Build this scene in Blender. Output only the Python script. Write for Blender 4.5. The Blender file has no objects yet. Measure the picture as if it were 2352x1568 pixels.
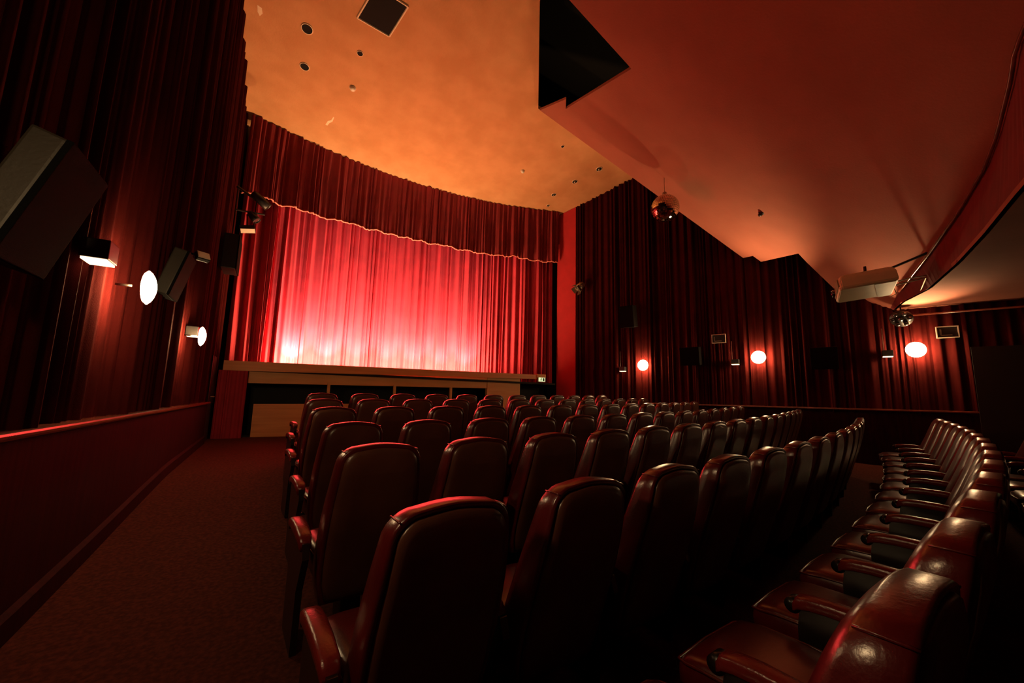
import bpy, bmesh, math, random
from mathutils import Vector, Matrix
sc = bpy.context.scene
C = sc.collection
R = math.radians
# ------------------------------------------------------------------ camera, world, exposure
CZ = 1.23                                   # camera height over the floor at its place
YAW, PITCH, ROLL = R(30.5), R(8.0), R(1.4)
cam_d = bpy.data.cameras.new('camera'); cam = bpy.data.objects.new('camera', cam_d); C.objects.link(cam)
cam_d.sensor_width = 36.0; cam_d.lens = 920/2352*36.0; cam_d.clip_start = 0.02; cam_d.clip_end = 200
fw = Vector((math.sin(YAW)*math.cos(PITCH), math.cos(YAW)*math.cos(PITCH), math.sin(PITCH)))
rt = Vector((math.cos(YAW), -math.sin(YAW), 0)); up = rt.cross(fw)
r2 = math.cos(ROLL)*rt + math.sin(ROLL)*up; u2 = -math.sin(ROLL)*rt + math.cos(ROLL)*up
cam.matrix_world = Matrix(((r2.x, u2.x, -fw.x, 0), (r2.y, u2.y, -fw.y, 0), (r2.z, u2.z, -fw.z, CZ), (0, 0, 0, 1)))
sc.camera = cam
sc.view_settings.view_transform = 'Standard'; sc.view_settings.look = 'None'
sc.view_settings.exposure = 0.0; sc.view_settings.gamma = 1.0
sc.view_settings.use_curve_mapping = False
w = bpy.data.worlds.new('world'); sc.world = w; w.use_nodes = True
w.node_tree.nodes['Background'].inputs[0].default_value = (0.05, 0.01, 0.005, 1)
w.node_tree.nodes['Background'].inputs[1].default_value = 0.02
SCONCE_E = 72.0
BULB_W = 15.0
UP_W = 520.0        # watts of the spot added above each wall lamp
FOOT_W = 68.0
SPOT_W = 195.0       # watts of each footlight's beam on the curtain
SPOTC = (1.0, 0.72, 0.50)          # watts of each footlight
STRIP_E = 5.0          # emission of the little downlight strips
WARM = (1.0, 0.60, 0.27)
FOOTC = (1.0, 0.55, 0.24)

# ------------------------------------------------------------------ materials
def mat(name, col, rough=0.6, metal=0.0, var=0.0, vscale=8.0, bump=0.0, bscale=60.0, sheen=0.0, spec=0.5, emit=None, estr=0.0, col2=None, coat=0.0, stretch=None):
    m = bpy.data.materials.new(name); m.use_nodes = True
    nt = m.node_tree; b = nt.nodes['Principled BSDF']
    b.inputs['Base Color'].default_value = (*col, 1); b.inputs['Roughness'].default_value = rough
    b.inputs['Metallic'].default_value = metal; b.inputs['Specular IOR Level'].default_value = spec
    if sheen: b.inputs['Sheen Weight'].default_value = sheen; b.inputs['Sheen Tint'].default_value = (*[min(1, c*1.6+.1) for c in col], 1)
    if coat: b.inputs['Coat Weight'].default_value = coat; b.inputs['Coat Roughness'].default_value = 0.25
    if emit: b.inputs['Emission Color'].default_value = (*emit, 1); b.inputs['Emission Strength'].default_value = estr
    tc = nt.nodes.new('ShaderNodeTexCoord'); mp = nt.nodes.new('ShaderNodeMapping')
    nt.links.new(tc.outputs['Object'], mp.inputs[0])
    if stretch: mp.inputs['Scale'].default_value = stretch
    if var > 0 or col2:
        n = nt.nodes.new('ShaderNodeTexNoise'); n.inputs['Scale'].default_value = vscale; n.inputs['Detail'].default_value = 5
        nt.links.new(mp.outputs[0], n.inputs['Vector'])
        r = nt.nodes.new('ShaderNodeValToRGB'); nt.links.new(n.outputs['Fac'], r.inputs[0])
        c2 = col2 or tuple(c*(1-var) for c in col)
        r.color_ramp.elements[0].position = 0.35; r.color_ramp.elements[0].color = (*c2, 1)
        r.color_ramp.elements[1].position = 0.65; r.color_ramp.elements[1].color = (*col, 1)
        nt.links.new(r.outputs[0], b.inputs['Base Color'])
    if bump > 0:
        n2 = nt.nodes.new('ShaderNodeTexNoise'); n2.inputs['Scale'].default_value = bscale; n2.inputs['Detail'].default_value = 4
        nt.links.new(mp.outputs[0], n2.inputs['Vector'])
        bp = nt.nodes.new('ShaderNodeBump'); bp.inputs['Strength'].default_value = bump; bp.inputs['Distance'].default_value = 0.004
        nt.links.new(n2.outputs['Fac'], bp.inputs['Height']); nt.links.new(bp.outputs[0], b.inputs['Normal'])
    return m
M = dict(
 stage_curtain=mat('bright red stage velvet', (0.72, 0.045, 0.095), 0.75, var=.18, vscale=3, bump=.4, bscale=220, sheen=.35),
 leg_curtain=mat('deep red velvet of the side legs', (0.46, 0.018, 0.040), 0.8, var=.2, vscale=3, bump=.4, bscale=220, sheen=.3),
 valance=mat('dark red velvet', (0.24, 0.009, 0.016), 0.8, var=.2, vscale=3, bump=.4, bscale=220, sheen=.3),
 trimming=mat('pale pink hem braid', (0.85, 0.25, 0.20), 0.6, var=.1, vscale=20),
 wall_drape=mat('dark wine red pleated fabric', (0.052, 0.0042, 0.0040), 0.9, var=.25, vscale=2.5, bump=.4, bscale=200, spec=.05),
 smooth_red=mat('stretched red fabric', (0.50, 0.016, 0.024), 0.85, var=.12, vscale=4, bump=.4, bscale=260),
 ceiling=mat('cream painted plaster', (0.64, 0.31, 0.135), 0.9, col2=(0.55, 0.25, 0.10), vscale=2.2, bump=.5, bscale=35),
 vault=mat('cream ceiling plaster toned to dim red light', (0.34, 0.105, 0.065), 0.9, col2=(0.29, 0.085, 0.052), vscale=1.1, bump=.4, bscale=35),  # ceiling plaster again; its dim red light is put into the colour
 soffit=mat('red painted soffit', (0.17, 0.008, 0.012), 0.8, var=.2, vscale=4),
 void=mat('black void lining', (0.006, 0.003, 0.003), 0.95, var=.2),
 floor=mat('brown red carpet', (0.105, 0.026, 0.015), 0.95, col2=(0.055, 0.012, 0.008), vscale=45, bump=.9, bscale=300, spec=.15),
 wainscot=mat('dark stained wood panelling', (0.026, 0.003, 0.003), 0.8, spec=.15, var=.5, vscale=3, bump=.2, bscale=30, stretch=(9, 9, .7)),
 rail=mat('polished dark wood rail', (0.22, 0.05, 0.03), 0.22, var=.3, vscale=6, coat=.4),
 wood=mat('honey brown beech boards', (0.90, 0.40, 0.14), 0.45, col2=(0.80, 0.33, 0.11), vscale=2.2, bump=.15, bscale=40, stretch=(.5, 6, 8)),
 wood2=mat('lighter plywood', (0.94, 0.50, 0.19), 0.5, col2=(0.86, 0.42, 0.15), vscale=2.5, stretch=(.6, 6, 5)),
 dark=mat('flat black paint', (0.012, 0.009, 0.009), 0.7, var=.2, vscale=9),
 plastic=mat('black plastic', (0.018, 0.015, 0.015), 0.38, var=.2, vscale=14, bump=.1, bscale=90),
 grille=mat('black speaker cloth', (0.004, 0.004, 0.004), 0.95, spec=.1, bump=.8, bscale=400),
 grey=mat('dull olive grey cabinet paint', (0.028, 0.022, 0.015), 0.5, var=.15, vscale=5, bump=.2, bscale=80),
 metal=mat('worn steel', (0.45, 0.38, 0.30), 0.3, metal=.9, var=.3, vscale=18),
 white=mat('off white enamel', (0.80, 0.72, 0.58), 0.35, var=.06, vscale=12),
 beige=mat('beige projector plastic', (0.80, 0.64, 0.38), 0.42, var=.06, vscale=6, bump=.1, bscale=150),
 beige_dark=mat('darker beige vent plastic', (0.36, 0.27, 0.15), 0.5, var=.1, vscale=10),  # darker beige than the body, for grille and lamp cover
 glass=mat('dark glass', (0.02, 0.018, 0.018), 0.06, coat=1.0),
 leather=mat('oxblood leather', (0.12, 0.006, 0.008), 0.28, col2=(0.08, 0.004, 0.005), vscale=5, bump=.2, bscale=110, spec=.8, coat=.5),
 leather_back=mat('oxblood leather tinted by gold lamplight', (0.13, 0.045, 0.025), 0.34, col2=(0.09, 0.028, 0.017), vscale=5, bump=.2, bscale=110, spec=.7, coat=.3),  # same leather as the seat; gold lamp light is put into its brown
 pad=mat('red armrest leather', (0.20, 0.014, 0.012), 0.27, var=.2, vscale=8, bump=.25, bscale=120, spec=.7),
 frame=mat('black seat frame enamel', (0.016, 0.010, 0.009), 0.3, var=.2, vscale=12, spec=.6),
 sconce=mat('lit frosted glass', (0.9, 0.8, 0.6), 0.5, emit=(1.0, 0.66, 0.32), estr=SCONCE_E, var=.02),
 strip=mat('lit diffuser strip', (0.9, 0.8, 0.6), 0.5, emit=(1.0, 0.62, 0.34), estr=STRIP_E, var=.02),
 flame=mat('lit lamp glass', (0.9, 0.8, 0.6), 0.5, emit=(1.0, 0.55, 0.22), estr=30, var=.02),
 sign_face=mat('lit exit sign panel', (0.75, 0.9, 0.55), 0.5, emit=(0.78, 0.92, 0.50), estr=.9, var=.02),
 sign_green=mat('dark green pictogram', (0.02, 0.10, 0.03), 0.6, var=.1),
 mirror=mat('mirror tiles', (0.80, 0.70, 0.55), 0.06, metal=1.0, var=.12, vscale=30),
 flaked=mat('bare flaked plaster', (0.95, 0.72, 0.50), 0.9, var=.1, vscale=20),
)

# ------------------------------------------------------------------ helpers
def tag(o, label=None, cat=None, group=None, kind=None):
    if label: o['label'] = label
    if cat: o['category'] = cat
    if group: o['group'] = group
    if kind: o['kind'] = kind
    return o
def thing(name, label, cat, loc=(0, 0, 0), rz=0.0, group=None):
    o = bpy.data.objects.new(name, None); C.objects.link(o); o.empty_display_size = .1
    o.location = loc; o.rotation_euler = (0, 0, rz)
    return tag(o, label, cat, group)
def obj(name, bm, m, parent=None, smooth=False, loc=None, rot=None):
    bmesh.ops.recalc_face_normals(bm, faces=bm.faces)
    me = bpy.data.meshes.new(name); bm.to_mesh(me); bm.free()
    if smooth:
        for p in me.polygons: p.use_smooth = True
    me.materials.append(M[m] if isinstance(m, str) else m)
    o = bpy.data.objects.new(name, me); C.objects.link(o)
    if parent: o.parent = parent
    if loc: o.location = loc
    if rot: o.rotation_euler = rot
    return o
def struct(name, bm, m, smooth=False): return tag(obj(name, bm, m, None, smooth), kind='structure')
def nb(): return bmesh.new()
def box(bm, c, s, rot=None, bev=0.0, seg=2):
    r = bmesh.ops.create_cube(bm, size=1.0); vs = r['verts']
    for v in vs: v.co = Vector((v.co.x*s[0], v.co.y*s[1], v.co.z*s[2]))
    if bev > 0:
        es = list({e for v in vs for e in v.link_edges})
        rb = bmesh.ops.bevel(bm, geom=es, offset=bev, segments=seg, affect='EDGES', profile=.6)
        vs = list({v for f in rb['faces'] for v in f.verts} | {v for v in vs if v.is_valid})
    mtx = Matrix.Translation(c) @ (rot.to_4x4() if rot else Matrix.Identity(4))
    for v in vs: v.co = mtx @ v.co
    return vs
def cyl(bm, a, b, r, r2=None, n=16, cap=True):
    a, b = Vector(a), Vector(b); d = b-a; r2 = r if r2 is None else r2
    q = d.to_track_quat('Z', 'Y').to_matrix()
    A = [bm.verts.new(a+q@Vector((math.cos(t)*r, math.sin(t)*r, 0))) for t in [2*math.pi*i/n for i in range(n)]]
    B = [bm.verts.new(b+q@Vector((math.cos(t)*r2, math.sin(t)*r2, 0))) for t in [2*math.pi*i/n for i in range(n)]]
    for i in range(n): bm.faces.new((A[i], A[(i+1) % n], B[(i+1) % n], B[i]))
    if cap: bm.faces.new(A[::-1]); bm.faces.new(B)
def tube(bm, pts, r, n=8):
    pts = [Vector(p) for p in pts]; rings = []
    for i, p in enumerate(pts):
        d = (pts[min(i+1, len(pts)-1)]-pts[max(i-1, 0)]).normalized()
        x = d.cross(Vector((0, 0, 1)) if abs(d.z) < .95 else Vector((1, 0, 0))).normalized(); y = d.cross(x)
        rings.append([bm.verts.new(p+x*math.cos(2*math.pi*k/n)*r+y*math.sin(2*math.pi*k/n)*r) for k in range(n)])
    for a, b in zip(rings, rings[1:]):
        for k in range(n): bm.faces.new((a[k], a[(k+1) % n], b[(k+1) % n], b[k]))
    bm.faces.new(rings[0][::-1]); bm.faces.new(rings[-1])
def lathe(bm, prof, mtx, n=32):
    rings = []
    for (r, h) in prof:
        if r < 1e-5: rings.append([bm.verts.new(mtx@Vector((0, 0, h)))])
        else: rings.append([bm.verts.new(mtx@Vector((math.cos(2*math.pi*k/n)*r, math.sin(2*math.pi*k/n)*r, h))) for k in range(n)])
    for a, b in zip(rings, rings[1:]):
        for k in range(n):
            k2 = (k+1) % n
            if len(a) == 1 and len(b) == 1: continue
            if len(a) == 1: bm.faces.new((a[0], b[k], b[k2]))
            elif len(b) == 1: bm.faces.new((a[k], b[0], a[k2]))
            else: bm.faces.new((a[k], b[k], b[k2], a[k2]))
def prism(bm, poly, thick):
    """poly: list of 3D points; thick: extrusion vector"""
    t = Vector(thick); A = [bm.verts.new(Vector(p)) for p in poly]; B = [bm.verts.new(Vector(p)+t) for p in poly]
    n = len(poly); bm.faces.new(A); bm.faces.new(B[::-1])
    for i in range(n): bm.faces.new((A[i], B[i], B[(i+1) % n], A[(i+1) % n]))
def aim(d, loc):
    """matrix whose +Z points along d"""
    return Matrix.Translation(loc) @ Vector(d).normalized().to_track_quat('Z', 'Y').to_matrix().to_4x4()

# ------------------------------------------------------------------ geometry of the hall
XL = -0.95                                   # left wall
XO = CZ
def xr(y): return 7.2 + .367*(9.6-y)         # right wall, fanning out towards the rear
WDIR = Vector((.367, -1, 0)).normalized(); WNRM = Vector((-1, -.367, 0)).normalized()   # along / off the right wall
def zc(y): return 5.7 + XO + .19*(9.55-y)    # front ceiling
def zv(x, y): return (4.108 - .38*x + .41*y)/.83 + XO     # sloping rear vault
def row_lift(x):
    s = max(0.0, min(1.25, (x-.4)/8)); return 8*(.086*s + .09*s*s/2 + .474*s**3/3 - .31*s**4/4)
GY = [(-3, 0), (1.1, 0), (1.96, .057), (2.9, .089), (3.85, .143), (4.9, .217), (5.91, .28), (9.5, .34), (12, .34)]
def floor_z(x, y):
    u = y-row_lift(x); t = max(0.0, min(1.2, (x-.4)/7.8)); g = GY[-1][1]
    for (a, za), (b, zb) in zip(GY, GY[1:]):
        if u < b: g = za+(zb-za)*max(0.0, (u-a)/(b-a)); break
    return g + .10*t + .045*t*t

# floor
bm = nb(); NX, NY = 70, 90; g = []
for j in range(NY+1):
    y = -3+15.0*j/NY; g.append([bm.verts.new((XL-.1+(xr(min(y, 9.6))+.2-XL)*i/NX, y, floor_z(XL+(xr(min(y, 9.6))-XL)*i/NX, y))) for i in range(NX+1)])
for j in range(NY):
    for i in range(NX): bm.faces.new((g[j][i], g[j][i+1], g[j+1][i+1], g[j+1][i]))
struct('floor', bm, 'floor', True)
# walls (behind the drapes)
ZT = 9.2
bm = nb(); prism(bm, [(XL-.12, -3, -.2), (XL-.12, 12, -.2), (XL-.12, 12, ZT), (XL-.12, -3, ZT)], (-.15, 0, 0)); struct('wall_left', bm, 'dark')
bm = nb(); o_ = .16
prism(bm, [(xr(-3)+o_, -3, -.2), (xr(9.6)+o_, 9.6, -.2), (xr(9.6)+o_, 9.6, ZT), (xr(-3)+o_, -3, ZT)], (.15, .05, 0)); struct('wall_right', bm, 'dark')
bm = nb(); prism(bm, [(XL-.3, 11.6, -.2), (8, 11.6, -.2), (8, 11.6, ZT), (XL-.3, 11.6, ZT)], (0, .15, 0)); struct('wall_front', bm, 'dark')
bm = nb(); prism(bm, [(XL-.3, -3, -.2), (12.5, -3, -.2), (12.5, -3, ZT), (XL-.3, -3, ZT)], (0, -.15, 0)); struct('wall_rear', bm, 'dark')
bm = nb(); prism(bm, [(7.36, 9.6, -.2), (7.36, 11.6, -.2), (7.36, 11.6, ZT), (7.36, 9.6, ZT)], (.15, 0, 0)); struct('wall_side', bm, 'dark')
bm = nb(); prism(bm, [(XL-.3, -3.1, ZT), (12.5, -3.1, ZT), (12.5, 11.7, ZT), (XL-.3, 11.7, ZT)], (0, 0, .1)); struct('ceiling_upper', bm, 'void')
# front ceiling slab
bm = nb(); pc = [(XL-.12, 11.6), (7.36, 11.6), (7.36, 9.62), (xr(9.6)+.1, 9.6), (xr(6.9)+.1, 6.9), (4.42, 6.62), (3.24, 4.86), (2.45, 3.75), (1.9, 3.0), (XL-.12, 3.0)]
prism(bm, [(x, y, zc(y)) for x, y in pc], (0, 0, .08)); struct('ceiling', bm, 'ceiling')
# sloping vault with its notched ends
T = [(9.15, 2.41), (7.87, 1.69), (6.9, 1.17), (6.2, .83), (5.76, .66), (5.17, .47), (4.9, .40), (4.2, .1), (3.2, -.25), (1.6, -.6), (XL-.12, -.8)]
pv = [(4.41, 6.54), (4.33, 5.53), (4.52, 5.78), (4.16, 3.75), (3.04, 3.80), (1.9, 3.86), (XL-.12, 4.0)] + T[::-1] + [(xr(2.6)+.1, 2.6), (xr(3.43)+.1, 3.43), (9.47, 3.43), (8.66, 3.54), (8.40, 3.56), (8.95, 4.52), (8.77, 4.59), (8.93, 4.89)]
pv = [(4.41, 6.54), (4.33, 5.53), (4.52, 5.78), (4.16, 3.75), (3.04, 3.80), (2.0, 3.86)] + [p for p in T[::-1] if p[0] > 2.0] + [(xr(2.6)+.1, 2.6), (xr(3.43)+.1, 3.43), (9.47, 3.43), (8.66, 3.54), (8.40, 3.56), (8.95, 4.52), (8.77, 4.59), (8.93, 4.89)]
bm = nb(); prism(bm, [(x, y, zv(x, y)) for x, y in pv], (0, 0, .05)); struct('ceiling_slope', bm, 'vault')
# soffit: curved drop from the vault to the low rear ceiling
Bc = [(9.75, 2.66), (9.15, 2.39), (8.38, 1.88), (7.11, 1.31), (6.12, .92), (5.21, .59), (4.4, .28), (3.2, -.1), (2.0, -.4)]
def lerp_curve(cv, x):
    for (x1, y1), (x0, y0) in zip(cv, cv[1:]):
        if x0 <= x <= x1: return y0+(y1-y0)*(x-x0)/(x1-x0)
    return cv[0][1] if x > cv[0][0] else cv[-1][1]
ZL = 1.78+XO
bm = nb(); top = []; bot = []
for k in range(61):
    x = 9.75-7.75*k/60; yt = lerp_curve([(9.75, 2.72)]+T, x); yb = lerp_curve(Bc, x)
    top.append(bm.verts.new((x, yt, max(zv(x, yt)+.02, ZL+.02)))); bot.append(bm.verts.new((x, yb, ZL)))
for a, b, c2, d in zip(top, top[1:], bot[1:], bot): bm.faces.new((a, b, c2, d))
r = bmesh.ops.extrude_face_region(bm, geom=list(bm.faces))
for v in r['geom']:
    if isinstance(v, bmesh.types.BMVert): v.co += Vector((.0, -.04, 0))
struct('trim_1', bm, 'soffit', False)
bm = nb(); prism(bm, [(x, y, ZL) for x, y in Bc] + [(2.0, -3, ZL), (xr(-3)+.1, -3, ZL), (xr(2.66)+.1, 2.66, ZL)], (0, 0, .05)); struct('ceiling_rear', bm, 'vault')
bm = nb(); tube(bm, [(x, lerp_curve(T, x)+.035, zv(x, lerp_curve(T, x))-.03) for x in [9.0-5.6*k/40 for k in range(41)]], .017); struct('trim_2', bm, 'rail', True)
bm = nb(); 
a = Vector((xr(2.55), 2.55, ZL-.14))+WNRM*.10; b = Vector((xr(-.8), -.8, ZL-.14))+WNRM*.10
tube(bm, [a, b], .018); struct('trim_3', bm, 'rail', True)

# ------------------------------------------------------------------ drapes
def drape(name, P, L, z0, z1, amp, wl, m, label=None, cat=None, seed=1, rows=10, parent=None, off=None, per=10, sway=.3, group=None, jit=.5):
    """pleated cloth along P(s)->(x,y,nx,ny); z0/z1 functions of s"""
    rnd = random.Random(seed); bm = nb(); knots = [0.0]; amps = []
    while knots[-1] < L: knots.append(knots[-1]+wl*(1-jit+2*jit*rnd.random())); amps.append(amp*(.45+.8*rnd.random()))
    amps.append(amp); ph = [rnd.uniform(-1, 1) for _ in knots]; leans = [rnd.uniform(-1, 1) for _ in knots]
    S = []
    for i in range(len(knots)-1):
        for k in range(per):
            t = k/per; s = knots[i]+(knots[i+1]-knots[i])*t
            if s > L: break
            S.append((s, i, t))
    grid = []
    for (s, i, t) in S:
        col = []
        a = amps[i]
        for r_ in range(rows+1):
            h = r_/rows
            hh = .75+.35*math.sin(2.2*h+ph[i]*2)*.6
            wv = (1-math.cos(2*math.pi*t))/2
            d = a*hh*(wv**.75) + a*.22*math.sin(4*math.pi*t+ph[i]*3)*(1-h*.4)
            ss = s + sway*wl*.35*leans[i]*math.sin(math.pi*t)*math.sin(2*h+ph[i])
            x, y, nx, ny = P(max(0, min(L, ss)))
            zz = z0(s)+(z1(s)-z0(s))*h
            o2 = off(s, h) if off else 0
            col.append(bm.verts.new((x+nx*(d+o2), y+ny*(d+o2), zz)))
        grid.append(col)
    for a_, b_ in zip(grid, grid[1:]):
        for r_ in range(rows): bm.faces.new((a_[r_], b_[r_], b_[r_+1], a_[r_+1]))
    o = obj(name, bm, m, parent, True)
    if label: tag(o, label, cat, group)
    return o, S
def line_path(a, b, n):
    a, b = Vector(a), Vector(b); L = (b-a).length; d = (b-a)/L
    return (lambda s: (a.x+d.x*s, a.y+d.y*s, n[0], n[1])), L
# left wall drape, rail height follows the floor
RZL = 1.02
P_, L_ = line_path((XL-.08, -2.6), (XL-.08, 9.62), (1, 0))
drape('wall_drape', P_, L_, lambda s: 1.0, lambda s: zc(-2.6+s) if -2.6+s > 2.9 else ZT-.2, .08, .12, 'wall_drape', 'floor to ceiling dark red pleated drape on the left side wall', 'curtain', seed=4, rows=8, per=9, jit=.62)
# right wall drape
sA = Vector((xr(9.0), 9.0)); sB = Vector((xr(-2.6), -2.6)); o2 = .02
P_, L_ = line_path((sA.x+WNRM.x*-.06, sA.y+WNRM.y*-.06), (sB.x+WNRM.x*-.06, sB.y+WNRM.y*-.06), (WNRM.x, WNRM.y))
def zr_top(s):
    y = 9.0 + WDIR.y*s
    return zc(y) if y > 6.9 else ZT-.1
def zr_top2(s):
    y = 9.0 + WDIR.y*s
    return zc(y) if y > 6.9 else (ZT-.1 if y > 2.7 else ZL)
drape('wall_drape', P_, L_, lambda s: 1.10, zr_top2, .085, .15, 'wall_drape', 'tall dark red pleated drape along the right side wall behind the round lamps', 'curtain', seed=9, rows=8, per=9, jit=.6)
# smooth red fabric panel between stage and right wall drape
bm = nb(); a = Vector((7.20, 9.58, 0)); b = Vector((xr(8.98), 8.98, 0))
prism(bm, [(a.x, a.y, .4), (b.x, b.y, .4), (b.x, b.y, zc(8.98)-.01), (a.x, a.y, zc(9.58)-.01)], (.05, .02, 0))
tag(obj('fabric_panel', bm, 'smooth_red'), 'smooth bright red fabric panel at the right end of the stage curtain', 'wall panel')
# wainscots
bm = nb(); prism(bm, [(XL-.10, -3, -.1), (XL-.10, 8.75, .2), (XL-.10, 8.75, 1.0), (XL-.10, -3, 1.0)], (.10, 0, 0)); struct('trim_4', bm, 'wainscot')
bm = nb(); box(bm, (XL-.02, 2.9, 1.02), (.13, 11.7, .035), bev=.012); struct('trim_5', bm, 'rail')
for j in range(1): pass
bm = nb(); g = []
for k in range(41):
    y = -3+11.75*k/40; z = floor_z(XL, y); g.append([bm.verts.new((XL+dx, y, z+dz)) for dx, dz in ((0, -.05), (.025, -.05), (.025, .11), (0, .13))])
for p, q in zip(g, g[1:]):
    for i in range(4): bm.faces.new((p[i], p[(i+1) % 4], q[(i+1) % 4], q[i]))
struct('baseboard_left', bm, 'wainscot')
bm = nb(); a = Vector((xr(9.0), 9.0, 0)); b = Vector((xr(-2.8), -2.8, 0)); n3 = WNRM*.02
prism(bm, [a+n3+Vector((0, 0, .1)), b+n3+Vector((0, 0, -.1)), b+n3+Vector((0, 0, 1.12)), a+n3+Vector((0, 0, 1.12))], -WNRM*.1); struct('trim_6', bm, 'wainscot')
bm = nb(); mid = (a+b)/2+WNRM*.0; box(bm, (mid.x+WNRM.x*.0, mid.y, 1.175), ((b-a).length, .15, .035), rot=Matrix.Rotation(math.atan2(WDIR.y, WDIR.x), 3, 'Z'), bev=.01); struct('trim_7', bm, 'rail')

# ------------------------------------------------------------------ stage
def up3(x, y, z): return (x, y, z+XO)
st = thing('stage', 'wide wooden stage with open slots along its front, below the red curtain', 'stage', (3.0, 9.5, .34))
inv = Vector((-3.0, -9.5, -.34))
def sbox(name, x0, x1, y0, y1, z0, z1, m, bev=.008):   # z relative to the lens height
    bm = nb(); box(bm, Vector(((x0+x1)/2, (y0+y1)/2, (z0+z1)/2+XO))+inv, (x1-x0, y1-y0, z1-z0), bev=bev)
    return obj(name, bm, m, st)
sbox('stage_floor', XL+.08, 7.1, 9.50, 11.4, .40, .45, 'dark', 0)
bm = nb()
for (x, z0, z1) in (): pass
# front boards (slightly rising to the right as in the hall)
def board(name, x0, x1, zl0, zl1, zr0, zr1, y, th, m):
    bm = nb(); prism(bm, [Vector((x0, y, zl0+XO))+inv, Vector((x1, y, zr0+XO))+inv, Vector((x1, y, zr1+XO))+inv, Vector((x0, y, zl1+XO))+inv], (0, th, 0)); return obj(name, bm, m, st)
board('edge_board', -.86, 6.66, .39, .585, .55, .675, 9.48, .07, 'wood')
board('apron_board', -.44, 4.95, .165, .42, .235, .56, 9.57, .08, 'wood2')
board('lower_panel', -.30, 4.95, -1.0, -.245, -1.0, -.17, 9.54, .06, 'wood')
tag(board('end_panel', 4.90, 5.92, -1.0, .57, -1.0, .57, 9.55, .12, 'wood2'), 'lighter plywood end panel')
for x, z in ((1.04, 0), (2.46, 0), (3.87, 0)): sbox('mullion', x-.028, x+.028, 9.53, 9.60, -.25, .23, 'wood2', .004)
sbox('recess_back', -.4, 4.95, 10.3, 10.34, -1.0, .4, 'dark', 0)
sbox('kick_board', -.44, 5.0, 9.57, 9.63, -1.0, -.86, 'dark', 0)
bm = nb(); 
P_, L_ = line_path((-.915, 9.40), (-.44, 9.40), (0, -1))
o_, _ = drape('curtained_pillar', P_, L_, lambda s: .33, lambda s: .395+XO, .012, .05, 'leg_curtain', 'narrow red fabric covered pillar under the left end of the stage', 'pillar', seed=3, rows=4, per=6)
bm = nb(); box(bm, (-.68, 9.44, .98), (.47, .06, 1.28)); core = obj('core', bm, 'dark', None); core.parent = o_
# dark alcove at the right of the stage
sbox('alcove_panel', 5.95, 7.2, 10.2, 10.24, -1.2, .5, 'dark', 0)

def ycurt(x): return 9.55 + .72*(1-((x-3.15)/4.15)**2)
def hem(x): return (4.03+.055*(x+.5)/7.6*1.6) + XO
NS = 200
def arc_path(yf, x0, x1):
    pts = [(x0+(x1-x0)*i/NS, yf(x0+(x1-x0)*i/NS)) for i in range(NS+1)]; cum = [0.0]
    for a, b in zip(pts, pts[1:]): cum.append(cum[-1]+math.hypot(b[0]-a[0], b[1]-a[1]))
    L = cum[-1]
    def P(s):
        t = s/L*NS; i = min(NS-1, int(t)); f = t-i
        a, b = pts[i], pts[i+1]; dx, dy = b[0]-a[0], b[1]-a[1]; l = math.hypot(dx, dy)
        return a[0]+dx*f, a[1]+dy*f, dy/l, -dx/l
    return P, L
# main stage curtain (closed) 
P_, L_ = arc_path(lambda x: ycurt(x)+.05, -.35, 6.75)
drape('stage_curtain', P_, L_, lambda s: .45+XO, lambda s: 4.9+XO, .10, .15, 'stage_curtain', 'large closed bright red stage curtain lit from below', 'curtain', seed=21, rows=14, per=10, jit=.65, sway=.6)
# side legs
P_, L_ = arc_path(lambda x: ycurt(x)+.24, XL+.04, -.12)
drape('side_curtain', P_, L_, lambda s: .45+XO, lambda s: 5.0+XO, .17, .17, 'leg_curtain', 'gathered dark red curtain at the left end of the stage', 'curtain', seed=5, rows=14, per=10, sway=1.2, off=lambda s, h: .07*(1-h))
P_, L_ = arc_path(lambda x: ycurt(x)+.10, 6.05, 7.12)
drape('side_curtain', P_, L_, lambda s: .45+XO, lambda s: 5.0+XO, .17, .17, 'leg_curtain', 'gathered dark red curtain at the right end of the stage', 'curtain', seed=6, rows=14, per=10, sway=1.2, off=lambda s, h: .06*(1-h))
# valance with braid
PV, LV = arc_path(lambda x: 9.50+.62*(1-((x-3.12)/4.1)**2), XL+.02, 7.16)
def vtop(s): return zc(PV(s)[1])+.01
rv = random.Random(8)
hemj = [rv.uniform(-.03, .03) for _ in range(200)]
def vbot(s):
    x = PV(s)[0]; t = s/.36; i = int(t); f = t-i; f = f*f*(3-2*f)
    return hem(x)+hemj[i]*(1-f)+hemj[i+1]*f
val = thing('valance', 'dark red pleated valance hanging above the stage curtain', 'curtain', (3.1, 9.7, 5.2))
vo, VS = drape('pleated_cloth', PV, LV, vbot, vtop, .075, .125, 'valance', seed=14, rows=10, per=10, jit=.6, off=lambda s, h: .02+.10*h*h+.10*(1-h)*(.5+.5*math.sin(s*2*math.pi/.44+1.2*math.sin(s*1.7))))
vo.parent = val; vo.matrix_parent_inverse = Matrix.Translation((-3.1, -9.7, -5.2))
me = vo.data; pts = [me.vertices[i*11].co.copy() for i in range(len(VS))]
bm = nb(); tube(bm, [p+Vector((0, 0, -.004)) for p in pts[::2]], .016, 6)
br = obj('braid', bm, 'trimming', val, True); br.matrix_parent_inverse = Matrix.Translation((-3.1, -9.7, -5.2)); tag(br, 'pale pink braid along the hem')

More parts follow.
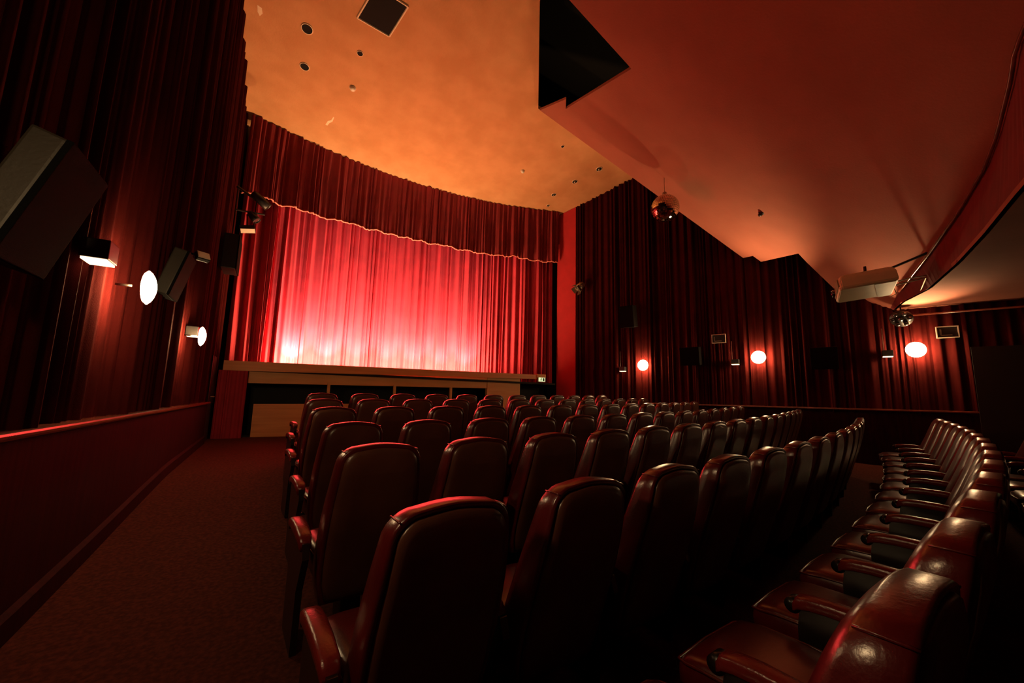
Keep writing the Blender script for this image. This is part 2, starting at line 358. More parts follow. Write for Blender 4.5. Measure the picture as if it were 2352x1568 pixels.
# footlights hidden behind the stage edge
proto = None
NF = 9
for i in range(NF):
    x = .30+5.55*i/(NF-1); y = max(9.62, ycurt(x)-.52)
    if proto is None:
        t = thing('footlight', '', 'stage light', (x, y, XO+.45), group='row of footlights along the stage edge')
        bm = nb(); box(bm, (0, 0, .03), (.20, .10, .05), bev=.008); box(bm, (0, -.055, .045), (.20, .012, .08)); obj('housing', bm, 'dark', t)
        bm = nb(); cyl(bm, (0, 0, .056), (0, 0, .062), .035); obj('lens', bm, 'flame', t); proto = t
    else:
        t = proto.copy(); C.objects.link(t); t.location = (x, y, .45+XO)
        for ch in list(proto.children):
            if ch.type == 'MESH': c2 = ch.copy(); C.objects.link(c2); c2.parent = t
    t['label'] = 'small black footlight behind the stage edge, %s from the left of the row' % (['first', 'second', 'third', 'fourth', 'fifth', 'sixth', 'seventh', 'eighth', 'ninth', 'tenth'][i])
    l = bpy.data.lights.new('footlight_bulb', 'AREA'); l.shape = 'DISK'; l.size = .09; l.energy = FOOT_W; l.color = FOOTC; l.spread = R(180)
    lo = bpy.data.objects.new('footlight_bulb', l); C.objects.link(lo); lo.parent = t; lo.location = (0, 0, .075); lo.rotation_euler = (R(156), 0, 0)
    l = bpy.data.lights.new('footlight_beam', 'SPOT'); l.shadow_soft_size = .03; l.energy = SPOT_W*(1+.7*((i-4)/4)**2); l.color = SPOTC; l.spot_size = R(68); l.spot_blend = 1.0
    lo = bpy.data.objects.new('footlight_beam', l); C.objects.link(lo); lo.parent = t; lo.location = (0, 0, .08); lo.rotation_euler = Vector((0, .50, .95)).to_track_quat('-Z', 'Y').to_euler()

# ------------------------------------------------------------------ seats
def rr(w_, h0, h1, rc, n=7):
    """rounded-top outline, bottom to bottom: (x,z) going up the left side and down the right"""
    return None
def seat_profile():
    # z, rear y, front y, half width
    return [(.22, .20, .34, .185), (.34, .165, .315, .212), (.46, .125, .275, .215), (.60, .078, .215, .215), (.72, .042, .165, .208), (.82, .016, .128, .198)]
def make_seat(left_arm=False):
    t = thing('cinema_seat', '', 'seat')
    # outline of the backrest seen from behind
    prof = seat_profile(); top = .95; rc = .085
    def hw(z):
        for a, b in zip(prof, prof[1:]):
            if z <= b[0]: f = (z-a[0])/(b[0]-a[0]); return a[3]+(b[3]-a[3])*f
        return prof[-1][3]-(z-.82)*.12
    def ry(z):
        pp = prof+[(.95, 0.0, .078, .19)]
        for a, b in zip(pp, pp[1:]):
            if z <= b[0]+1e-6: f = max(0, (z-a[0])/(b[0]-a[0])); return a[1]+(b[1]-a[1])*f, a[2]+(b[2]-a[2])*f
        return 0.0, .078
    def outline(ins, ztop, zbot, rcc):
        pts = []
        zs = [zbot+(ztop-rcc-zbot)*i/8 for i in range(9)]
        for z in zs: pts.append((-(hw(z)-ins), z))
        w0 = hw(ztop-rcc)-ins; 
        for k in range(1, 7):
            a = math.pi/2*k/6; pts.append((-(w0-rcc*(1-math.cos(a))*1.0)+0, ztop-rcc+rcc*math.sin(a)))
        # crown: slight arch between the corners
        xl = -(w0-rcc); m = []
        for k in range(1, 6): x = xl+(-2*xl)*k/6; m.append((x, ztop+.010*math.sin(math.pi*k/6)))
        right = [(-x, z) for x, z in pts[::-1]]
        return pts+m+right
    N = len(outline(0, .95, .22, rc))
    def loft(bm, layers, capa=True, capb=True):
        rings = [[bm.verts.new(p) for p in L] for L in layers]
        for a, b in zip(rings, rings[1:]):
            for i in range(len(a)): bm.faces.new((a[i], a[(i+1) % len(a)], b[(i+1) % len(b)], b[i]))
        if capa: fan(bm, rings[0])
        if capb: fan(bm, rings[-1][::-1])
    def fan(bm, ring):
        n = len(ring)
        i, j = 0, n-1
        while j-i > 2:
            bm.faces.new((ring[i], ring[i+1], ring[j-1], ring[j])); i += 1; j -= 1
        if j-i == 2: bm.faces.new((ring[i], ring[i+1], ring[j]))
    def layer(ins, dz, f):
        """f: 0 rear ... 1 front surface (may exceed)"""
        o = outline(ins, .95-dz, .22+dz, max(.03, rc-ins*.6)); L = []
        for x, z in o: a, b = ry(min(.95, z)); L.append((x, a+(b-a)*f, z))
        return L
    bm = nb()
    loft(bm, [layer(.022, .018, .10), layer(.006, .004, .02), layer(0, 0, .14), layer(-.002, 0, .5), layer(0, 0, .84), layer(.010, .008, .98), layer(.035, .03, 1.10), layer(.09, .09, 1.16), layer(.15, .2, 1.18)])
    obj('backrest', bm, 'leather', t, True)
    bm = nb()
    loft(bm, [layer(.10, .10, -.10), layer(.045, .045, -.12), layer(.024, .024, -.06), layer(.020, .019, .04), layer(.022, .021, .14)])
    obj('back_panel', bm, 'leather_back', t, True)
    # stitched seams running across the band at both shoulders
    for sx in (-1, 1):
        bm = nb(); o = outline(0, .95, .22, rc); x, z = o[11]; x = -abs(x)*sx*-1
        a, b = ry(z); xx = (abs(o[11][0])+.003)*sx; 
        tube(bm, [(xx*.985, a+(b-a)*.03-.001, z+.001), (xx, a+(b-a)*.15, z+.003), (xx*1.006, a+(b-a)*.5, z+.004), (xx, a+(b-a)*.86, z+.003)], .0028, 6)
        obj('seam', bm, 'leather', t, True)
    # seat cushion
    bm = nb(); lay = []
    for (y, hw_, zt, zb) in [(.24, .19, .42, .32), (.28, .20, .435, .31), (.45, .212, .445, .305), (.60, .212, .445, .305), (.66, .208, .435, .31), (.69, .195, .41, .325), (.70, .175, .385, .345)]:
        ring = []; n = 24; cz = (zt+zb)/2; hz = (zt-zb)/2
        for k in range(n):
            a = 2*math.pi*k/n; ca, sa = math.cos(a), math.sin(a); e = .38
            ring.append((hw_*math.copysign(abs(ca)**e, ca), y, cz+hz*math.copysign(abs(sa)**e, sa)))
        lay.append(ring)
    rings = [[bm.verts.new(p) for p in L] for L in lay]
    for a, b in zip(rings, rings[1:]):
        for i in range(24): bm.faces.new((a[i], a[(i+1) % 24], b[(i+1) % 24], b[i]))
    bm.faces.new(rings[0]); bm.faces.new(rings[-1][::-1])
    cu = obj('seat_cushion', bm, 'leather', t, True)
    bm = nb(); pz = .415
    tube(bm, [(-.208, .30, pz), (-.216, .45, pz+.006), (-.216, .60, pz+.004), (-.210, .66, pz-.004), (-.19, .694, pz-.012), (0, .704, pz-.014), (.19, .694, pz-.012), (.210, .66, pz-.004), (.216, .60, pz+.004), (.216, .45, pz+.006), (.208, .30, pz)], .005, 6)
    obj('piping', bm, 'leather', cu, True)
    # pedestal
    bm = nb(); box(bm, (0, .44, .15), (.10, .16, .30), bev=.012); box(bm, (0, .46, .012), (.30, .34, .024), bev=.006); box(bm, (0, .44, .300), (.38, .34, .02), bev=.004)
    obj('pedestal', bm, 'frame', t)
    for s in ((1,) if not left_arm else (1, -1)):
        x = s*.272
        bm = nb(); secs = [(.165, .530, .050), (.20, .552, .060), (.30, .564, .064), (.40, .566, .066), (.46, .562, .066), (.495, .554, .062), (.51, .539, .050)]
        rings = []
        for (y, zt, wd) in secs:
            ring = []
            for k in range(16):
                a = 2*math.pi*k/16; ca, sa = math.cos(a), math.sin(a); e = .6
                ring.append(bm.verts.new((x+wd/2*math.copysign(abs(ca)**e, ca), y, zt-.022+.024*math.copysign(abs(sa)**e, sa))))
            rings.append(ring)
        for a, b in zip(rings, rings[1:]):
            for i in range(16): bm.faces.new((a[i], a[(i+1) % 16], b[(i+1) % 16], b[i]))
        bm.faces.new(rings[0]); bm.faces.new(rings[-1][::-1])
        ar = obj('armrest', bm, 'pad', t, True)
        bm = nb(); prism(bm, [(x-.014, .15, .52), (x-.014, .49, .525), (x-.014, .50, .45), (x-.014, .50, .30), (x-.014, .50, .02), (x-.014, .24, .02), (x-.014, .22, .30), (x-.014, .13, .46)], (.028, 0, 0))
        obj('side_panel', bm, 'frame', t)
        bm = nb(); cyl(bm, (x-.024*s, .51, .520), (x+.024*s, .51, .520), .026, n=16)
        obj('end_cap', bm, 'frame', ar, True)
    return t
P_SEAT = .56
FIRST = {5: .02, 4: .02, 3: .01, 2: .02}     # aisle seats stand a little closer to their neighbours
ROWS = {7: (.378, .181, -.288, 15), 6: (.488, 1.104, -.294, 14), 5: (.455, 1.960, -.223, 15), 4: (.485, 2.897, -.181, 14), 3: (.480, 3.852, -.110, 14), 2: (.500, 4.901, -.053, 13), 1: (.586, 5.910, .01, 12), 8: (.37, -.70, -.28, 15)}
ORD = ['first', 'second', 'third', 'fourth', 'fifth', 'sixth', 'seventh', 'eighth', 'ninth', 'tenth', 'eleventh', 'twelfth', 'thirteenth', 'fourteenth', 'fifteenth']
ROWN = {1: 'first row from the stage', 2: 'second row from the stage', 3: 'third row from the stage', 4: 'fourth row from the stage', 5: 'fifth row from the stage', 6: 'sixth row from the stage', 7: 'seventh row from the stage', 8: 'eighth row from the stage'}
seatA = make_seat(True); seatB = make_seat(False)
used = {id(seatA): False, id(seatB): False}
def copy_tree(o, parent=None):
    c2 = o.copy(); C.objects.link(c2); c2.parent = parent
    for ch in list(o.children): copy_tree(ch, c2)
    return c2
def inst(pr):
    if not used[id(pr)]: used[id(pr)] = True; return pr
    return copy_tree(pr)
def row_pts(x0, y0, z0, n):
    out = []; x, y = x0, y0; K = 20; ds = P_SEAT/K
    for i in range(n):
        s = i*P_SEAT/8; th = .086+.09*s+.474*s*s-.31*s**3; t = i/14
        out.append((x, y, z0+.104*t+.044*t*t, th))
        for k in range(K):
            s = (i*P_SEAT+k*ds)/8; th = .086+.09*s+.474*s*s-.31*s**3; x += math.cos(th)*ds; y += math.sin(th)*ds
    return out
for k in (7, 6, 5, 4, 3, 2, 1, 8):
    x0, y0, z0, n = ROWS[k]
    for i, (x, y, z, th) in enumerate(row_pts(x0, y0, z0, n)):
        if k == 8 and i < 9: continue
        o = inst(seatA if i == 0 else seatB)
        if i == 0: x += FIRST.get(k, 0)
        o.location = (x, y, z+XO-.965); o.rotation_euler = (0, 0, th)
        if i == 0: pos = 'first from the left aisle'
        elif i == n-1: pos = 'last before the right aisle'
        else: pos = '%s from the left aisle' % ORD[i]
        tag(o, 'dark red leather cinema seat, %s, %s' % (pos, ROWN[k]), 'seat', 'leather cinema seats in curved rows')

# ------------------------------------------------------------------ sconces and wall fittings
def sconce(p, n, label, bulb=1.0, upl=1.0, k=1.0, lean=.42):
    t = thing('wall_lamp', label, 'lamp', p, 0, 'round glowing wall lamps')
    m = aim(n, (0, 0, 0))
    bm = nb(); lathe(bm, [(a*k, b*k) for a, b in ((0, .052), (.05, .048), (.09, .035), (.12, .018), (.138, 0), (.12, -.018), (.10, -.024))], m, 40); obj('glass_disc', bm, 'sconce', t, True)
    bm = nb(); tube(bm, [m@Vector((0, 0, -.08)), m@Vector((0, 0, -.16))], .008); obj('mounting_stem', bm, 'frame', t, True)
    l = bpy.data.lights.new('wall_lamp_bulb', 'POINT'); l.shadow_soft_size = .025; l.energy = BULB_W*bulb; l.color = WARM
    lo = bpy.data.objects.new('wall_lamp_bulb', l); C.objects.link(lo); lo.parent = t; lo.location = m@Vector((0, 0, -.045))
    l = bpy.data.lights.new('wall_lamp_added_spot', 'SPOT'); l.shadow_soft_size = .08; l.energy = UP_W*upl; l.color = WARM; l.spot_size = R(76); l.spot_blend = 1.0  # added spot, throws a pool of light onto the sloping ceiling
    lo = bpy.data.objects.new('wall_lamp_added_spot', l); C.objects.link(lo); lo.parent = t
    nv = Vector(n).normalized(); lo.location = Vector((0, 0, .15))+nv*.02; lo.rotation_euler = (nv*lean+Vector((0, 0, .91))).to_track_quat('-Z', 'Y').to_euler()
    return t
for y, z, lb in ((.95, .72, 'round lit wall lamp on the left wall, nearest the rear, just out of view'), (3.49, .67, 'large bright lens shaped wall lamp on the left drape, the nearer one'), (5.90, .63, 'smaller bright wall lamp on the left drape, nearer the stage')):
    sconce((XL+.17, y, z+XO), (1, 0, 0), lb, .45, .04, .82)
RN = WNRM
def rwall(y, z, off): return Vector((xr(y), y, z+XO))+RN*off
for y, z, lb in ((7.06, .895, 'round glowing lamp on the right wall, farthest and nearest the stage'), (4.70, .983, 'round glowing lamp in the middle of the right wall'), (2.46, 1.01, 'round glowing lamp at the rear of the right wall, nearest the right edge')):
    sconce(rwall(y, z, .17), RN, lb, 1.0, {7.06: .25, 4.70: 1.0}.get(y, .55), .97, .85 if y < 3 else .42)
def strip(p, n, label, rod=False):
    n = Vector(n).normalized(); rz = math.atan2(n.y, n.x)
    t = thing('downlight_box', label, 'lamp', p, rz, 'small black wall downlights')
    bm = nb(); box(bm, (.06, 0, .06), (.12, .15, .11), bev=.006); obj('housing', bm, 'plastic', t)
    bm = nb(); box(bm, (.06, 0, 0), (.105, .135, .012)); obj('diffuser', bm, 'strip', t)
    if rod: bm = nb(); cyl(bm, (.10, -.05, .11), (.10, -.05, .52), .005, n=8); obj('cable_rod', bm, 'metal', t)
strip((XL-.02, 3.06, .70+XO), (1, 0, 0), 'small black downlight with lit underside high on the left drape')
strip((XL-.02, 6.20, .655+XO), (1, 0, 0), 'small black downlight beside the smaller lamp on the left drape')
strip(rwall(7.60, .76, .02), RN, 'small downlight left of the farthest right wall lamp', True)
strip(rwall(5.13, .85, .02), RN, 'small downlight left of the middle right wall lamp', True)
strip(rwall(2.80, .91, .02), RN, 'small downlight left of the nearest right wall lamp', True)
def speaker(p, n, size, tilt, label, m='plastic', group=None, bracket=.12):
    """p: centre of the wall-side; n: facing"""
    n = Vector(n).normalized(); rz = math.atan2(n.y, n.x); w_, d, h = size
    t = thing('loudspeaker', label, 'loudspeaker', p, rz, group)
    rot = Matrix.Rotation(tilt, 3, 'Y')
    bm = nb(); box(bm, rot@Vector((bracket+d/2, 0, 0)), (d, w_, h), rot, bev=.01); obj('cabinet', bm, m, t)
    bm = nb(); box(bm, rot@Vector((bracket+d+.008, 0, 0)), (.022, w_*1.0, h*1.0), rot, bev=.004); obj('grille', bm, 'grille', t)
    bm = nb(); box(bm, (bracket*.45, 0, 0), (bracket*1.2, .05, .05)); obj('bracket', bm, 'frame', t)
    return t
speaker((XL-.02, 2.18, .72+XO), (1, 0, 0), (.36, .10, .48), R(17), 'black loudspeaker tilted down on the left drape, nearest us, its pale side catching light', 'grey', bracket=.08)
speaker((XL-.06, 4.78, 1.10+XO), (1, 0, 0), (.36, .10, .44), R(14), 'black loudspeaker tilted down above the larger left wall lamp', 'grey', bracket=.07)
speaker(rwall(5.96, 1.09, .03), RN, (.42, .20, .42), R(8), 'square black loudspeaker between the far and middle lamps on the right wall')
speaker(rwall(3.66, .94, .03), RN, (.42, .20, .42), R(8), 'square black loudspeaker between the middle and near lamps on the right wall')
speaker(rwall(7.35, 2.20, .03), RN, (.36, .26, .56), R(10), 'upright black loudspeaker high on the right drape above the farthest lamp')
speaker((XL-.04, 8.22, 2.33+XO), (1, 0, 0), (.50, .20, .60), R(0), 'big black loudspeaker hanging beside the stage on the left', bracket=.06)
# spotlight beside speaker, left wall
def spot(name, p, d, label, r=.07, ln=.2, m='plastic', face='glass', bracket_to=None, group=None, barn=False):
    t = thing(name, label, 'spotlight', p, 0, group); mt = aim(d, (0, 0, 0))
    bm = nb(); lathe(bm, [(0, -ln*.6), (r*.6, -ln*.58), (r*.85, -ln*.4), (r, -ln*.1), (r, ln*.4), (r*.92, ln*.4), (r*.9, ln*.32)], mt, 24); obj('housing', bm, m, t, True)
    bm = nb(); lathe(bm, [(r*.9, ln*.33), (0, ln*.35)], mt, 24); obj('lens', bm, face, t, True)
    if bracket_to:
        bm = nb(); b = Vector(bracket_to)-Vector(p); tube(bm, [(0, 0, 0), b*.5+Vector((0, 0, .02)), b], .012, 8); obj('bracket', bm, 'frame', t)
    if barn:
        bm = nb()
        for a in range(4):
            rot = mt.to_3x3() @ Matrix.Rotation(a*math.pi/2, 3, 'Z')
            box(bm, rot@Vector((r*1.25, 0, ln*.55)), (.006, r*1.7, ln*.5), rot@Matrix.Rotation(.5, 3, 'Y'))
        obj('barn_door', bm, m, t)
    return t
# little flood beside speaker two
def flood(name, p, rot, size, label, bracket_to, frame='plastic', face='white'):
    t = thing(name, label, 'spotlight', p); w_, h, d = size
    bm = nb(); box(bm, rot@Vector((0, 0, 0)), (w_, d, h), rot, bev=.008); obj('housing', bm, frame, t)
    bm = nb(); box(bm, rot@Vector((0, -d/2-.004, 0)), (w_*.92, .01, h*.86), rot); obj('front_glass', bm, face, t)
    bm = nb(); b = Vector(bracket_to)-Vector(p); tube(bm, [(0, 0, 0), b], .012, 8); obj('bracket', bm, 'frame', t)
    return t
flood('floodlight', (-.75, 5.06, 1.36+XO), Matrix.Rotation(R(35), 3, 'Z')@Matrix.Rotation(R(-30), 3, 'X'), (.12, .09, .05), 'small pale edged floodlight beside the upper left loudspeaker', (XL-.02, 5.12, 1.42+XO))
# lighting rig at left end of the stage
rig = thing('lighting_bracket', 'black pipe bracket carrying stage spotlights left of the valance', 'bracket', (-.75, 9.0, 4.8))
bm = nb(); tube(bm, [(-.2, 0, .35), (.32, 0, .05)], .028); tube(bm, [(-.18, 0, -.12), (.30, 0, -.10)], .018); tube(bm, [(-.18, 0, .4), (-.18, 0, -.62)], .014); tube(bm, [(.14, 0, .15), (.14, 0, -.4)], .012); obj('pipe', bm, 'frame', rig)
spot('stage_spotlight', (-.52, 8.98, 3.72+XO), (.75, .1, -.6), 'black cylindrical spotlight at the top of the left stage bracket', .085, .36)
spot('stage_spotlight', (-.62, 8.98, 3.36+XO), (.6, -.2, -.7), 'short black spotlight in the middle of the left stage bracket', .075, .22)
flood('stage_floodlight', (-.70, 8.97, 3.10+XO), Matrix.Rotation(R(-12), 3, 'Y')@Matrix.Rotation(R(50), 3, 'X'), (.25, .11, .12), 'black stage floodlight with pale square face on the left bracket', (-.74, 9.0, 3.4+XO))
spot('par_spotlight', rwall(8.72, 3.22, .22), (-.7, .1, -.65), 'brassy spotlight mounted high on the right wall beside the stage curtain', .10, .26, m='metal', bracket_to=rwall(8.75, 3.4, .0), barn=True)
# emergency lights
def emergency(p, n, w_, h, label):
    n = Vector(n).normalized(); rz = math.atan2(n.y, n.x)
    t = thing('emergency_light', label, 'light fixture', p, rz)
    bm = nb(); fw_ = .012
    for sy in (-1, 1): box(bm, (.03, sy*(w_/2-fw_/2), 0), (.05, fw_, h))
    for sz in (-1, 1): box(bm, (.03, 0, sz*(h/2-fw_/2)), (.05, w_-2*fw_, fw_))
    obj('frame', bm, 'white', t)
    bm = nb(); box(bm, (.018, 0, 0), (.03, w_-.03, h-.03)); obj('back_box', bm, 'plastic', t)
    bm = nb(); box(bm, (.04, -w_*.30, 0), (.012, .02, h*.5)); box(bm, (.04, -w_*.05, -h*.27), (.012, w_*.5, .018)); obj('reflector', bm, 'metal', t)
emergency(rwall(5.42, 1.45, .06), RN, .29, .20, 'small pale framed emergency light above the dark speaker, left of the middle lamp')
emergency(rwall(2.07, 1.30, .06), RN, .27, .20, 'larger looking pale framed emergency light at the far right above the nearest lamp')
# party light with several lenses
p = rwall(2.60, 1.57, .26); t = thing('party_light', 'black disco light with a cluster of round lenses under the rear ceiling', 'stage light', p)
m = aim((-.8, -.1, -.5), (0, 0, 0)); bm = nb(); lathe(bm, [(0, -.07), (.13, -.06), (.16, 0), (.15, .03), (0, .045)], m, 24); obj('housing', bm, 'plastic', t, True)
for a in range(7):
    an = 2*math.pi*a/6; c_ = m@Vector((math.cos(an)*.11*(a < 6), math.sin(an)*.11*(a < 6), .035)); d = (m.to_3x3()@Vector((math.cos(an)*.35*(a < 6), math.sin(an)*.35*(a < 6), 1))).normalized()
    bm = nb(); lathe(bm, [(.034, 0), (.034, .02), (.03, .022), (.018, .034), (0, .038)], aim(d, c_), 16); obj('lens', bm, 'glass', t, True)
bm = nb(); tube(bm, [(0, 0, 0), (.02, 0, ZL-p.z)], .012); obj('bracket', bm, 'frame', t)
# dark doorway rear right, door left
bm = nb(); y0, y1 = 1.85, .75; a = rwall(y0, 0, .13); b = rwall(y1, 0, .13)
prism(bm, [Vector((a.x, a.y, .1)), Vector((b.x, b.y, .1)), Vector((b.x, b.y, 2.25)), Vector((a.x, a.y, 2.25))], RN*.02); tag(obj('door_2', bm, 'dark'), kind='structure')
dd = nb(); box(dd, (XL-.045, 9.1, 1.08), (.07, .55, 1.55), bev=.005); door = tag(obj('door_1', dd, 'dark'), kind='structure')
bm = nb(); tube(bm, [(XL-.01, 8.93, 1.12), (XL+.05, 8.93, 1.12), (XL+.05, 9.05, 1.12)], .012); obj('door_handle', bm, 'metal', door, True)
# exit sign
t = thing('exit_sign', 'small lit exit sign with running figure under the right end of the stage', 'sign', (6.57, 9.45, .535+XO))
bm = nb(); box(bm, (0, 0, 0), (.24, .05, .13), bev=.006); obj('housing', bm, 'white', t)
bm = nb(); box(bm, (0, -.028, 0), (.22, .008, .11)); obj('lit_panel', bm, 'sign_face', t)
bm = nb(); Y = -.036
box(bm, (.055, Y, 0), (.05, .006, .085))                                        # doorway
cyl(bm, (-.028, Y-.003, .034), (-.028, Y+.003, .034), .011, n=12)              # head
tube(bm, [(-.026, Y, .022), (-.036, Y, -.006)], .008, 6); tube(bm, [(-.036, Y, -.006), (-.014, Y, -.014), (-.020, Y, -.038)], .005, 6)
tube(bm, [(-.036, Y, -.006), (-.052, Y, -.022), (-.072, Y, -.026)], .005, 6); tube(bm, [(-.026, Y, .020), (-.008, Y, .012), (.006, Y, .020)], .004, 6); tube(bm, [(-.028, Y, .020), (-.048, Y, .014), (-.054, Y, -.004)], .004, 6)
obj('pictogram', bm, 'sign_green', t)
bm = nb(); box(bm, (.0, .008, .10), (.30, .04, .10), bev=.004); obj('mounting_board', bm, 'wood2', t)

# ------------------------------------------------------------------ ceiling fittings
CN = Vector((0, -.19, -1)).normalized()
def cpt(x, y, off=0.0): return Vector((x, y, zc(y)))+CN*off
def downlight(x, y, r, label, tube_dark=True, lit_ball=False):
    t = thing('recessed_downlight', label, 'ceiling light', cpt(x, y), 0, 'recessed ceiling downlights'); m = aim(CN, (0, 0, 0))
    bm = nb(); lathe(bm, [(r*1.12, -.004), (r*1.12, .010), (r*.98, .012), (r*.95, -.004)], m, 28); obj('trim_ring', bm, 'flaked' , t, True)
    bm = nb(); lathe(bm, [(r*.97, .006), (r*.6, .004), (0, .004)], m, 28); obj('dark_opening', bm, 'void', t, True)
    if lit_ball: bm = nb(); lathe(bm, [(0, .05), (r*.4, .04), (r*.5, .006)], m, 16); obj('lamp_bulb', bm, 'metal', t, True)
downlight(-.06, 7.07, .085, 'largest round dark opening at the upper left of the orange ceiling')
downlight(-.04, 7.81, .075, 'round dark opening just below the largest one at the upper left')
downlight(.81, 7.10, .05, 'small pale ringed hole between the hatch and the left openings')
for q, (x, y, r, lb) in enumerate(((6.95, 7.44, .075, 'nearest the right corner, first of the slanting line'), (6.67, 8.11, .07, 'second of the slanting line of four on the right'), (6.47, 8.81, .065, 'third of the slanting line of four on the right'), (6.61, 9.29, .05, 'closest to the valance, last of the slanting line'))):
    downlight(x, y, r, 'small recessed ceiling spot, '+lb, lit_ball=True)
downlight(5.57, 7.24, .04, 'tiny dark ceiling hole set apart above the slanting line of spots')
def knob(x, y, r, label):
    t = thing('smoke_detector', label, 'smoke detector', cpt(x, y)); m = aim(CN, (0, 0, 0))
    bm = nb(); lathe(bm, [(r*1.1, 0), (r*1.1, .015), (r, .018)], m, 24); obj('base', bm, 'white', t, True)
    bm = nb(); lathe(bm, [(r, .014), (r*.95, .035), (r*.7, .055), (0, .065)], m, 24); obj('dome', bm, 'white', t, True)
knob(.82, 7.87, .055, 'small white dome on the left of the orange ceiling')
knob(5.13, 8.38, .045, 'small white dome on the right of the orange ceiling')
t = thing('ceiling_hatch', 'square black ceiling hatch with a thin pale frame at the top', 'hatch', cpt(1.02, 6.25))
cs = [Vector(q)-Vector((1.02, 6.25, 0)) for q in ((.65, 6.50, 0), (1.20, 6.56, 0), (1.35, 5.95, 0), (.82, 5.89, 0))]
def on_c(v, off): x, y = v.x+1.02, v.y+6.25; return cpt(x, y, off)-cpt(1.02, 6.25)
bm = nb(); 
for a, b in zip(cs, cs[1:]+cs[:1]): tube(bm, [on_c(a, .008), on_c(b, .008)], .016, 6)
obj('frame', bm, 'flaked', t)
bm = nb(); prism(bm, [on_c(a, .003) for a in cs], CN*.006); obj('panel', bm, 'void', t)
def flake(x, y, pts, label):
    bm = nb(); prism(bm, [cpt(x+a, y+b, .002) for a, b in pts], CN*.002); tag(obj('flaked_patch', bm, 'flaked'), label, 'paint damage')
flake(-.75, 7.11, [(-.03, -.08), (.03, -.06), (.04, .03), (.0, .09), (-.03, .03)], 'small patch of bare plaster near the upper left ceiling edge')
flake(.52, 8.90, [(-.06, .12), (-.03, .0), (.03, -.05), (.06, -.16), (.08, -.15), (.06, -.02), (.01, .04), (-.02, .13)], 'thin flaked crack in the orange ceiling above the valance')
VN = Vector((-.38, .41, -.83)).normalized()
def vpt(x, y, off=0): return Vector((x, y, zv(x, y)))+VN*off
t = thing('vault_sensor', 'small dark sensor on the sloping ceiling above the middle lamp', 'sensor', vpt(7.28, 3.62)); m = aim(VN, (0, 0, 0))
bm = nb(); lathe(bm, [(.035, 0), (.035, .04), (.025, .06), (0, .06)], m, 16); obj('body', bm, 'plastic', t, True)
bm = nb(); lathe(bm, [(.05, 0), (.05, .008), (.03, .01)], m, 16); obj('base', bm, 'frame', t, True)
# mirror ball
R0 = .27; bc = Vector((6.41, 4.985, 3.825+XO))
t = thing('mirror_ball', 'mirrored disco ball hanging at the edge of the sloping ceiling', 'disco ball', bc)
bm = nb(); nl = 22
for i in range(nl):
    a0 = math.pi*i/nl-math.pi/2; a1 = math.pi*(i+1)/nl-math.pi/2; am = (a0+a1)/2; nn = max(4, int(44*math.cos(am)))
    for k in range(nn):
        b0, b1 = 2*math.pi*k/nn, 2*math.pi*(k+.9)/nn; a1_ = a0+(a1-a0)*.9
        q = [Vector((math.cos(a)*math.cos(b), math.cos(a)*math.sin(b), math.sin(a))) for a, b in ((a0, b0), (a0, b1), (a1_, b1), (a1_, b0))]
        ctr = sum(q, Vector())/4; q = [ctr+(v-ctr)*1.0 for v in q]
        # flat tile, slightly proud
        nn_ = ctr.normalized(); q = [(v-nn_*((v-ctr).dot(nn_)))*R0 for v in q]
        bm.faces.new([bm.verts.new(v) for v in q])
obj('mirror_tiles', bm, 'mirror', t)
bm = nb(); bmesh.ops.create_uvsphere(bm, u_segments=24, v_segments=16, radius=R0*.975); obj('core', bm, 'dark', t, True)
bm = nb(); cyl(bm, (0, 0, R0-.01), (0, 0, R0+.06), .04); obj('motor_cap', bm, 'metal', t, True)
bm = nb(); cyl(bm, (0, 0, R0+.05), (0, 0, zv(bc.x, bc.y)-bc.z+.02), .006, n=8); obj('hanging_rod', bm, 'metal', t)

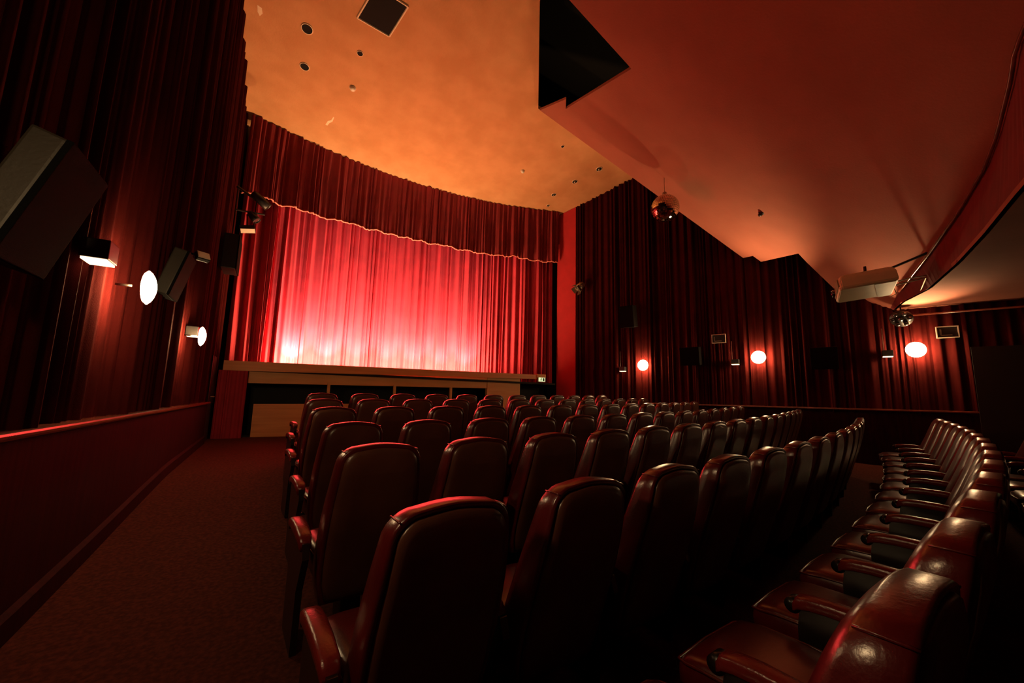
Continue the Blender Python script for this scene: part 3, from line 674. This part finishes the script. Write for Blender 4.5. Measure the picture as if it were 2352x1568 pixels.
# projector on its arm
pc_ = Vector((7.58, 2.37, 1.83+XO)); fwd = Vector((-.45, .88, -.10)).normalized(); sx = fwd.cross(Vector((0, 0, 1))).normalized(); sz = sx.cross(fwd)
rot = Matrix((sx, fwd, sz)).transposed() @ Matrix.Rotation(R(12), 3, 'Y')
t = thing('projector', 'beige video projector hanging under the sloping ceiling on a wire frame', 'projector', pc_)
def pp(x, y, z): return rot@Vector((x, y, z))
bm = nb(); sec = []
W2, D2 = .28, .33
for (zz, k, fy) in ((-.13, .88, .97), (-.105, .97, 1.0), (.02, 1.0, 1.0), (.08, .95, .93), (.11, .86, .80)):
    ring = []
    for (x, y) in ((-W2, -D2), (W2, -D2), (W2, D2*.92), (W2*.86, D2*1.02), (-W2*.86, D2*1.02), (-W2, D2*.92)): ring.append(bm.verts.new(pp(x*k, y*fy, zz)))
    sec.append(ring)
for a, b in zip(sec, sec[1:]):
    for i in range(6): bm.faces.new((a[i], a[(i+1) % 6], b[(i+1) % 6], b[i]))
bm.faces.new(sec[0][::-1]); bm.faces.new(sec[-1])
bmesh.ops.bevel(bm, geom=list(bm.edges), offset=.008, segments=2, affect='EDGES')
obj('body', bm, 'beige', t)
bm = nb(); box(bm, pp(-.02, D2*1.02, -.015), (.46, .02, .12), rot, bev=.006); obj('front_grille', bm, 'beige_dark', t)
bm = nb(); lathe(bm, [(.055, 0), (.055, .05), (.045, .055), (.042, .02), (0, .025)], Matrix.Translation(pp(.14, D2, 0))@aim(fwd, (0, 0, 0)), 24); obj('lens', bm, 'glass', t, True)
bm = nb(); prism(bm, [pp(-.24, -.06, -.1335), pp(.24, -.16, -.1335), pp(.24, -.33*.92, -.1335), pp(-.24, -.33*.92, -.1335)], pp(0, 0, -.004)); obj('lamp_cover', bm, 'beige_dark', t)
bm = nb(); box(bm, pp(0, -.05, .13), (.30, .36, .035), rot, bev=.006); obj('mounting_plate', bm, 'frame', t)
arm_a = pp(.05, -.25, .18); top_ = vpt(7.87, 1.72)-pc_
bm = nb(); tube(bm, [arm_a, top_], .018); tube(bm, [pp(0, -.05, .17), pp(0, -.05, .17)+Vector((0, 0, .12))], .02); obj('support_arm', bm, 'frame', t)
bm = nb(); A = pp(.22, -.36, .0); B_ = Vector((8.12, 1.82, 1.90+XO))-pc_; C_ = Vector((8.62, 2.02, 1.80+XO))-pc_
A2 = pp(.22, -.36, .05)
tube(bm, [A2, (A2+B_)/2+Vector((0, 0, .03)), B_+Vector((0, 0, .03))], .010); tube(bm, [A, B_], .010); tube(bm, [B_, C_], .010); tube(bm, [B_+Vector((0, 0, .03)), B_], .010); tube(bm, [A, A+Vector((.05, -.02, -.12)), A+Vector((.02, .05, -.16))], .006)
obj('wire_frame', bm, 'metal', t)
